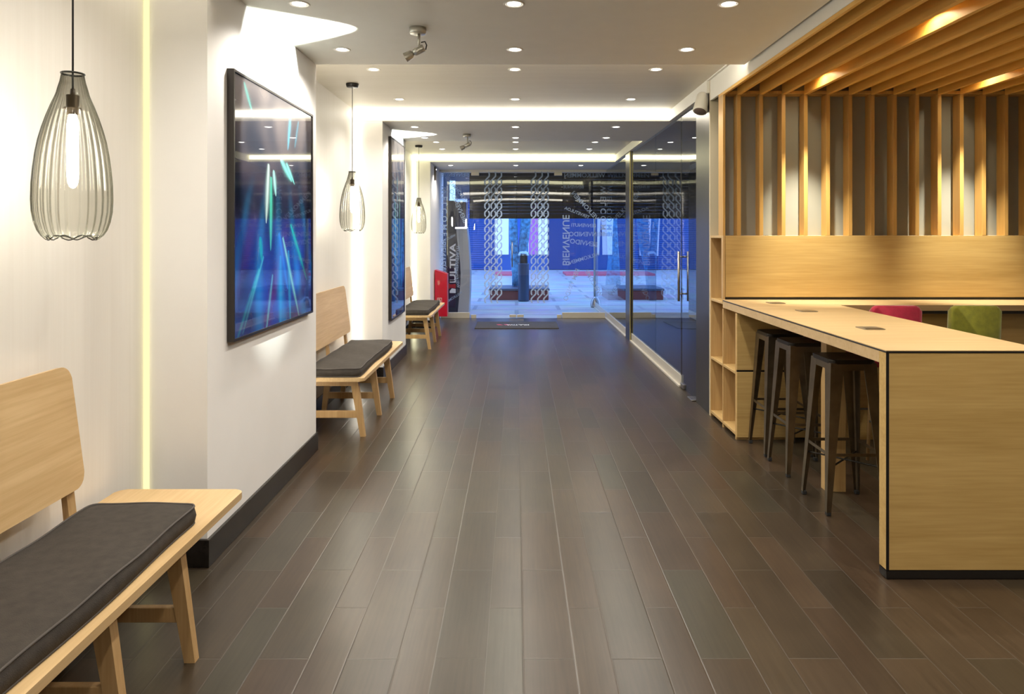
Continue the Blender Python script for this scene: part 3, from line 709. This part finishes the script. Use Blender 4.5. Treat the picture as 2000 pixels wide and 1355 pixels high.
# ------------------------------------------------------------------ oak shelf unit
t = thing('shelf_unit', 'open oak cubby shelf unit facing the corridor beside the steel column', 'shelf', (1.56, 4.85, 0))
D = .36; Y1, Y2 = .315, .65
def brd(name, a, b, m=OAKZ, par=None, bev=.0015): bm = BM(); add_box(bm, a, b, bev, 1); return obj(name, bm, m, par or t)
brd('upright', (.0, .0, .0), (D, .02, .897)); brd('upright', (0, Y1-.009, 0), (D, Y1+.009, .897)); brd('upright', (0, Y2-.02, 0), (D, Y2, 1.43))
brd('upright', (0, Y1-.009, .969), (.0155, Y1+.036, 1.45))
for a, b, z, th in ((.02, Y1-.009, .028, .022), (Y1+.009, Y2-.02, .028, .022), (.02, Y1-.009, .462, .02), (Y1+.009, Y2-.02, .462, .02), (Y1+.009, Y2-.02, .93, .02)):
    brd('shelf', (0, a, z), (D, b, z+th), OAKY)
brd('top_board', (0, Y1+.037, 1.431), (D, Y2, 1.45), OAKY)
brd('back_panel', (D, 0, 0), (D+.012, Y2, .897)); brd('back_panel', (D-.02, Y1+.037, .951), (D-.01, Y2-.02, 1.43))
brd('front_panel', (0, -.018, .498), (.60, -.001, .897), OAKX); brd('front_panel', (0, -.018, .02), (.60, -.001, .484), OAKX)
brd('shadow_gap', (.002, -.012, .484), (.60, -.001, .498), BLACK, bev=0)

# ------------------------------------------------------------------ counter table
t = thing('counter_table', 'high oak counter table with black edges running out from the shelf unit', 'table', (1.558, 2.876, 0))
Wd, Ln = .695, 2.282
brd('countertop', (0.0, .058, .905), (Wd, Ln, .956), OAKTOP)
brd('top_veneer', (0.0, .0, .9625), (Wd, Ln, .966), OAKTOP, bev=0)
bm = BM(); add_box(bm, (-.0008, -.0008, .956), (Wd+.0008, Ln, .9625)); add_box(bm, (-.0004, -.0012, .955), (Wd, .0, .963))
add_box(bm, (-.0012, -.0012, .04), (.011, .0004, .957)); obj('edge_band', bm, BLACK, t)
brd('end_panel', (.0, .0, .04), (Wd, .0578, .956), OAKX)
bm = BM(); add_box(bm, (.006, .004, 0), (Wd-.006, .054, .04)); add_box(bm, (0.0, 0.0, .006), (Wd, .056, .036)); obj('plinth', bm, BLACK, t)
brd('support_post', (.195, .985, 0), (.305, 1.055, .904), OAKZ)
brd('underside_rail', (.25, .058, .83), (.27, 1.95, .904), OAKY)
for yy, xx in ((.68, .285), (1.50, .30), (2.02, .30)):
    bm = BM(); add_prism(bm, rrect(xx-.055, yy-.055, xx+.055, yy+.055, .012), lambda u, v, d: (u, v, d), .9665, .970, .001)
    p = obj('power_socket', bm, pbr('socket_metal', (.30, .26, .20), .35, metal=.6) if 'socket_metal' not in bpy.data.materials else bpy.data.materials['socket_metal'], t)
    bm = BM(); add_box(bm, (xx-.045, yy-.045, .970), (xx+.045, yy-.012, .971)); obj('socket_flap', bm, STEELD, p)

# wall counter with its panel
t = thing('wall_counter', 'narrow oak wall counter running right under the oak back panel', 'counter', (2.257, 4.76, 0))
brd('worktop', (0, 0, .925), (2.70, .398, .966), OAKTOP); brd('front_panel', (.0, .09, .0), (2.70, .11, .915), OAKX)
brd('edge_line', (0, .002, .905), (2.70, .05, .925), BLACK, bev=0)
t = thing('oak_backboard', 'long plain oak back panel above the counters', 'wall panel', (1.578, 5.16, .985))
brd('panel', (0, 0, 0), (3.40, .025, .465), OAKX); brd('top_ledge', (.36, .025, .445), (3.40, .115, .465), OAKX)
bm = BM(); add_box(bm, (0, .008, -.0185), (3.40, .03, 0)); obj('shadow_gap', bm, BLACK, t)

# ------------------------------------------------------------------ oak battens on wall and ceiling
t = thing('slatted_wall_screen', 'row of upright honey oak battens on the grey wall', 'wall screen', (1.56, 5.16, 1.4505))
XS = [.122+.1685*k for k in range(20)]
bm = BM(); add_box(bm, (0.0, 0, 0), (.018, .115, 1.07), .001, 1); obj('edge_board', bm, BATTEN, t)
me0 = None
for x in XS:
    if me0 is None:
        bm = BM(); add_box(bm, (-.0145, 0, 0), (.0145, .088, 1.07), .0015, 1); o = obj('batten', bm, BATTEN, t); me0 = o.data
    else: o = link('batten', me0, None, t)
    o.location = (x, 0, 0)
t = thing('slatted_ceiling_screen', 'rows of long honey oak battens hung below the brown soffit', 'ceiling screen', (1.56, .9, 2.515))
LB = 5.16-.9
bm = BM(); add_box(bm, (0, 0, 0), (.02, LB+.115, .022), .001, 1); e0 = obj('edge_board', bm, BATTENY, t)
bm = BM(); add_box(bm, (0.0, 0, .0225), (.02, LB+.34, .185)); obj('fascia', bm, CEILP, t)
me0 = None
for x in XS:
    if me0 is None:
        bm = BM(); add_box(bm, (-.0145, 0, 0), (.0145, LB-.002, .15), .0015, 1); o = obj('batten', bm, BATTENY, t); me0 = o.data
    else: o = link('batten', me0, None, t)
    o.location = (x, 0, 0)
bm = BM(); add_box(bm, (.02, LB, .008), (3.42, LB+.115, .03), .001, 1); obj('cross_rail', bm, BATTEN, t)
# warm spots between the ceiling battens
k = 0
for x, xn in ((2.098, 'left'), (3.277, 'right')):
    for y, yn in ((4.82, 'by the wall'), (3.53, 'over the counter table'), (2.2, 'near the camera')):
        s = thing('batten_spotlight', f'warm spotlight set between the ceiling battens, {xn} pair, {yn}', 'spotlight', (x, y, 2.60), group='spotlights between the oak battens')
        bm = BM(); add_lathe(bm, [(.001, .139), (.036, .139), (.036, 0), (.030, 0), (.030, .02), (.001, .02)], 24); obj('can', bm, NICKEL, s, True)
        bm = BM(); add_lathe(bm, [(.0295, .012), (.001, .010)], 20); obj('lens', bm, emit('warm_lens', (1, .85, .55), 180) if 'warm_lens' not in bpy.data.materials else bpy.data.materials['warm_lens'], s)
        wall = y > 4.5
        l = lamp('batten_spot_lamp', 'SPOT', (x, y, 2.56), OAK_W*(1.8 if wall else .62), (1, .93, .74), spot_size=math.radians(50 if wall else 84), spot_blend=1.0, shadow_soft_size=.025)
        l.rotation_euler = (math.radians(13.5), math.radians(-5), 0) if wall else (0, 0, 0)   # those by the wall are tilted to it

# ------------------------------------------------------------------ stools
def make_stool():
    t = thing('bar_stool', 'x', 'stool', (0, 0, 0)); H_ = .80; a, f = .118, .160
    bm = BM(); add_prism(bm, rrect(-a-.004, -a-.004, a+.004, a+.004, .035), lambda u, v, d: (u, v, d), H_-.022, H_, .005)
    seat = obj('seat', bm, GUND, t)
    bm = BM(); add_lathe(bm, [(.0225, H_+.0006), (.019, H_+.001), (.019, H_-.003)], 20); obj('seat_hole', bm, BLACK, seat, True)
    for sx in (-1, 1):
        for sy in (-1, 1):
            bm = BM(); ztop = H_-.018
            def sec(c, arm, th, z):
                x, y = sx*c, sy*c
                return [(x, y, z), (x-sx*arm, y, z), (x-sx*arm, y-sy*th, z), (x-sx*th*2.2, y-sy*th, z), (x-sx*th, y-sy*th*2.2, z), (x-sx*th, y-sy*arm, z), (x, y-sy*arm, z)]
            s0 = sec(f, .023, .006, .018); s1 = sec(a+(f-a)*.55, .044, .006, ztop*.45+.01); s2 = sec(a+.002, .070, .006, ztop)
            add_hexa(bm, s0, s1); add_hexa(bm, s1, s2)
            lg = obj('leg', bm, GUN, t)
            bm = BM(); add_box(bm, (min(sx*f, sx*(f-.024)), min(sy*f, sy*(f-.024)), 0), (max(sx*f, sx*(f-.024)), max(sy*f, sy*(f-.024)), .022), .003, 1); obj('rubber_foot', bm, RUBBER, lg)
    def at(z): return a+(f-a)*(1-z/H_)
    bm = BM(); c = at(.31)-.004
    for s in (-1, 1):
        add_box(bm, (-c, s*c-.002, .302), (c, s*c+.002, .318)); add_box(bm, (s*c-.002, -c, .302), (s*c+.002, c, .318))
    obj('footrest', bm, GUN, t)
    bm = BM(); c = at(.24)-.006
    add_tube(bm, [(-c, -c, .24), (c, c, .24)], .005, 8); add_tube(bm, [(-c, c, .245), (c, -c, .245)], .005, 8); obj('cross_brace', bm, GUND, t)
    for (ax_, s) in ((0, -1), (0, 1), (1, -1), (1, 1)):   # pressed skirt under the seat with a trapezoid cut-out
        bm = BM(); c0 = a-.001
        poly = [(-a+.01, H_-.02), (a-.01, H_-.02), (a+.004, H_-.12), (a-.035, H_-.12), (a-.045, H_-.055), (-a+.045, H_-.055), (-a+.035, H_-.12), (-a-.004, H_-.12)]
        fn = (lambda u, v, d: (u, s*(c0+(H_-v)*.05)+d, v)) if ax_ == 0 else (lambda u, v, d: (s*(c0+(H_-v)*.05)+d, u, v))
        add_prism(bm, poly, fn, -.0015, .0015); obj('skirt', bm, GUN, t)
    return t
st = make_stool()
pos = [(1.762, 3.685, 'nearest gunmetal bar stool tucked under the counter table'), (1.779, 4.25, 'middle gunmetal bar stool under the counter table'), (1.784, 4.625, 'farthest gunmetal bar stool, close to the shelf unit')]
for i, (x, y, lab) in enumerate(pos):
    o = st if i == 0 else dup(st, (x, y, 0)); o.location = (x, y, 0); o['label'] = lab; o['group'] = 'metal bar stools'

# velvet chairs at the wall counter
def velvet_chair(x, mat, label, y=4.36, w=.315):
    t = thing('bar_chair', label, 'chair', (x, y, 0), group='velvet bar chairs')
    bm = BM(); hw = w/2
    add_prism(bm, rrect(-hw, .62, hw, 1.0, .035), lambda u, v, d: (u, d+(1.0-v)*.06, v), 0, .05, .016); obj('backrest', bm, mat, t, True)
    bm = BM(); add_prism(bm, rrect(-hw-.02, .04, hw+.02, .40, .04), lambda u, v, d: (u, v, d), .60, .67, .018); obj('seat', bm, mat, t, True)
    for sx in (-1, 1):
        for yy in (.07, .36):
            bm = BM(); add_tube(bm, [(sx*(hw-.03), yy, .60), (sx*(hw+.01), yy+(-.02 if yy < .2 else .02), 0)], [.014, .010], 12); obj('leg', bm, BENCHZ, t, True)
    bm = BM(); add_tube(bm, [(-hw, .05, .25), (hw, .05, .25)], .008, 8); add_tube(bm, [(-hw, .37, .25), (hw, .37, .25)], .008, 8); obj('footrest', bm, STEELD, t, True)
velvet_chair(2.435, VRED, 'crimson red velvet chair back showing behind the counter table')
velvet_chair(2.945, VGREEN, 'olive green velvet chair back at the wall counter')

# ------------------------------------------------------------------ outside
KY = 12.85; ks = KY/1333
def kx(zx): return (840+zx/3.765-1009)*ks
def kz(zy): return 1.45-(300+zy/3.765-460)*ks
t = thing('cash_machine', 'grey curved cash machine kiosk with a navy side panel outside the left pane', 'cash machine', (-1.1, KY, 0))
def loc(p): return (p[0]+1.1, p[1])
left = [(190, 540), (200, 640), (212, 720), (221, 800), (225, 880), (222, 960), (214, 1050), (203, 1120)]
right = [(285, 1120), (292, 1000), (294, 900), (291, 800), (285, 700), (278, 610), (270, 545)]
bm = BM(); poly = [loc((kx(a), kz(b))) for a, b in left+right]
z0 = min(p[1] for p in poly)
add_prism(bm, [(u, v if v > z0+.02 else 0.0) for u, v in poly], lambda u, v, d: (u, d, v), 0, .45, .006); obj('body', bm, KGREY, t)
bm = BM(); pl = [(118, 345)]+[(185, 345), (190, 540)]+left[1:]+[(118, 1120)]
add_prism(bm, [loc((kx(a), kz(b) if b < 1115 else 0.0)) for a, b in pl], lambda u, v, d: (u, d, v), .01, .40); sp = obj('side_panel', bm, NAVY, t)
me = text_mesh('ULTIVA', .1, .002, .003)
def place_text(me, cx, cy, lenw, capx, Y):
    xs = [v.co.x for v in me.vertices]; ys = [v.co.y for v in me.vertices]
    sx = lenw/(max(xs)-min(xs)); sy = capx/(max(ys)-min(ys))
    me.transform(Matrix.Translation((cx, Y, cy)) @ Matrix(((0, -1, 0, 0), (0, 0, 1, 0), (1, 0, 0, 0), (0, 0, 0, 1))) @ Matrix.Diagonal((sx, sy, 1, 1)) @ Matrix.Translation((-(max(xs)+min(xs))/2, -(max(ys)+min(ys))/2, 0)))
place_text(me, kx(166)+1.1, kz(800), kz(665)-kz(945), kx(188)-kx(144), .006)
link('lettering', me, WHITEM, sp)
me = text_mesh('BANCO', .1, .002, .001); place_text(me, kx(118)+1.1, kz(885), kz(825)-kz(945), kx(125)-kx(112), .006); link('lettering', me, WHITEM, sp)
bm = BM()
add_prism(bm, [loc((kx(a), kz(b))) for a, b in ((144, 1025), (188, 1025), (188, 995), (160, 990), (144, 1010))], lambda u, v, d: (u, d, v), .004, .010)
add_prism(bm, [loc((kx(a), kz(b))) for a, b in ((144, 948), (188, 948), (188, 930), (144, 930))], lambda u, v, d: (u, d, v), .004, .010); obj('logo_bar', bm, WHITEM, sp)
bm = BM(); add_prism(bm, [loc((kx(a), kz(b))) for a, b in ((126, 945), (150, 962), (188, 958), (188, 990), (150, 985), (126, 1005))], lambda u, v, d: (u, d, v), .005, .011); obj('logo_chevron', bm, REDM, sp)
bm = BM(); add_box(bm, (kx(185)+1.1, .0, kz(552)), (kx(268)+1.1, .3, kz(541))); obj('lit_shelf', bm, KLIGHT, t)
for a in (174, 264):
    bm = BM(); add_box(bm, (kx(a-5)+1.1, .02, kz(540)), (kx(a+5)+1.1, .06, kz(480))); obj('side_lamp', bm, KLIGHT, t)
bm = BM(); add_box(bm, (kx(140)+1.1, .15, kz(540)), (kx(262)+1.1, .40, kz(350)), .01); obj('screen_head', bm, NAVY, t)
bm = BM(); add_box(bm, (kx(140)+1.1, .12, kz(350)), (kx(180)+1.1, .16, kz(195)), .004); obj('lit_sign', bm, emit('pale_blue_sign', (.35, .65, 1.0), 1.0), t)
box_struct('wall_outer', (-1.9, 12.16, 0), (-1.41, 14.3, 3.2), EXTD, 'dark outer side wall by the cash machine')
# roller shutter half lowered over the entrance, outside
t = thing('roller_shutter', 'dark slatted security shutter lowered halfway outside the glass front', 'roller shutter', (-.86, 12.45, 1.79))
bm = BM()
for i in range(20): add_box(bm, (0, -.004-(.004 if i % 2 else 0), i*.062), (7.0, .012, i*.062+.060), .003, 1)
obj('curtain', bm, DSHUT, t)
bm = BM(); add_box(bm, (0, -.02, -.03), (7.0, .02, 0), .003, 1); obj('bottom_bar', bm, DSHUT, t)
bm = BM(); add_box(bm, (-.05, -.15, 1.2), (7.0, .2, 1.6)); obj('housing', bm, EXTD, t)
# pole on the end of the partition
t = thing('pole', 'slim grey pole with a thick foot at the outer end of the glass partition', 'pole', (1.60, 13.8, 0))
bm = BM(); add_lathe(bm, [(.10, 0), (.11, .05), (.09, .14), (.055, .19), (.045, .22)], 20, caps=True); obj('foot', bm, STEEL, t, True)
bm = BM(); add_tube(bm, [(0, 0, .2), (0, 0, 3.2)], .045, 16); obj('shaft', bm, STEEL, t, True)
# litter bin
t = thing('litter_bin', 'round dark blue litter bin with domed lid on the street', 'litter bin', (.155, 15.1, 0))
bm = BM(); add_lathe(bm, [(.001, 0), (.118, 0), (.122, .03), (.122, .80), (.126, .81), (.126, .83), (.120, .84), (.001, .84)], 32); obj('body', bm, BIN, t, True)
bm = BM()
for k in range(4):
    a = PI/4+k*PI/2; add_tube(bm, [(.11*math.cos(a), .11*math.sin(a), .83), (.11*math.cos(a), .11*math.sin(a), 1.02)], .012, 8)
obj('lid_support', bm, BIN, t, True)
bm = BM(); add_lathe(bm, [(.128, 1.01), (.130, 1.03), (.118, 1.07), (.08, 1.10), (.03, 1.115), (.001, 1.118)], 32); obj('lid', bm, pbr('lid_metal', (.3, .4, .45), .25, metal=.8), t, True)
bm = BM(); add_lathe(bm, [(.09, .84), (.09, 1.02)], 24); obj('liner', bm, RUBBER, t, True)
# planters and kerbs
def planter(x0, x1, y0, y1, h, label):
    t = thing('planter', label, 'planter', (x0, y0, 0), group='low street planters')
    bm = BM(); add_box(bm, (0, 0, 0), (x1-x0, y1-y0, h), .01); obj('box', bm, REDBR, t)
    bm = BM(); add_box(bm, (-.02, -.02, h), (x1-x0+.02, y1-y0+.02, h+.05), .008); obj('coping', bm, pbr('slate_coping', (.08, .10, .14), .4) if 'slate_coping' not in bpy.data.materials else bpy.data.materials['slate_coping'], t)
    return t
planter(-.60, .72, 15.35, 16.4, .21, 'low red brown planter box behind the litter bin')
planter(2.05, 3.3, 15.35, 16.4, .21, 'low red brown planter box right of the pole')
for x0, x1, lb in ((-.80, .35, 'short red kerb strip left of the tree'), (1.77, 5.0, 'long red kerb strip at the right of the street')):
    bm = BM(); add_box(bm, (x0, 24.6, 0), (x1, 26.2, .08), .01); o = obj('kerb', bm, KERB); tag(recenter(o, ((x0+x1)/2, 25.4, 0)), lb, 'kerb')
# tree with two stems
def tree(x, y, label, stems, base=.3):
    t = thing('street_tree', label, 'tree', (x, y, 0), group='street trees')
    bm = BM()
    for pts, rs in stems: add_tube(bm, pts, rs, 14)
    o = obj('trunk', bm, BARK, t, True); return t
tree(.02, 15.9, 'forked pale tree trunk growing out of the planter', [([(0, 0, .285), (-.03, 0, .55), (-.07, 0, .9), (-.09, 0, 1.5), (-.12, 0, 2.6)], [.13, .10, .095, .10, .10]), ([(.05, 0, .285), (.07, 0, .6), (.11, .02, 1.0), (.17, .02, 1.5), (.24, 0, 2.6)], [.10, .10, .11, .12, .12])])
tree(2.75, 19.5, 'slim pale tree trunk further right on the street', [([(0, 0, 0), (.02, 0, .8), (-.03, 0, 1.8), (0, 0, 3.4)], [.22, .16, .15, .14])])
# shop fronts across the street
FY = 28.8
t = thing('street_shop_front', 'row of shuttered shop fronts across the street', 'building', (0, FY, 0))
def seg(nm, x0, x1, z0, z1, mt, dy=0): bm = BM(); add_box(bm, (x0, dy, z0), (x1, .6, z1)); return obj(nm, bm, mt, t)
seg('shutter', -2.05, -.93, 0.02, 3.0, SHUT); seg('shutter', -12, -3.0, .02, 3.0, SHUT); seg('wall_panel', -2.95, -2.08, .60, 3.0, EXTW, -.05); seg('wall_panel', -.92, -.34, .65, 3.0, EXTW, -.05)
seg('dado', -2.95, -2.08, 0, .60, EXTD); seg('dado', -.92, 1.32, 0, .65, pbr('blue_dado', (.005, .08, .3), .5))
seg('doorway', -.33, .50, .65, 3.0, pbr('blue_recess', (.004, .10, .42), .5), .1); seg('wall_panel', .52, .90, .65, 3.0, EXTM, -.04); seg('wall_panel', .91, 1.31, .65, 3.0, EXTW, -.05)
seg('shutter', 1.34, 4.9, .02, 3.0, pbr('navy_shutter', (.003, .03, .15), .5)); seg('shutter', 5.0, 18, .02, 3.0, SHUT); seg('upper_wall', -14, 20, 3.0, 8.0, EXTD, -.2)
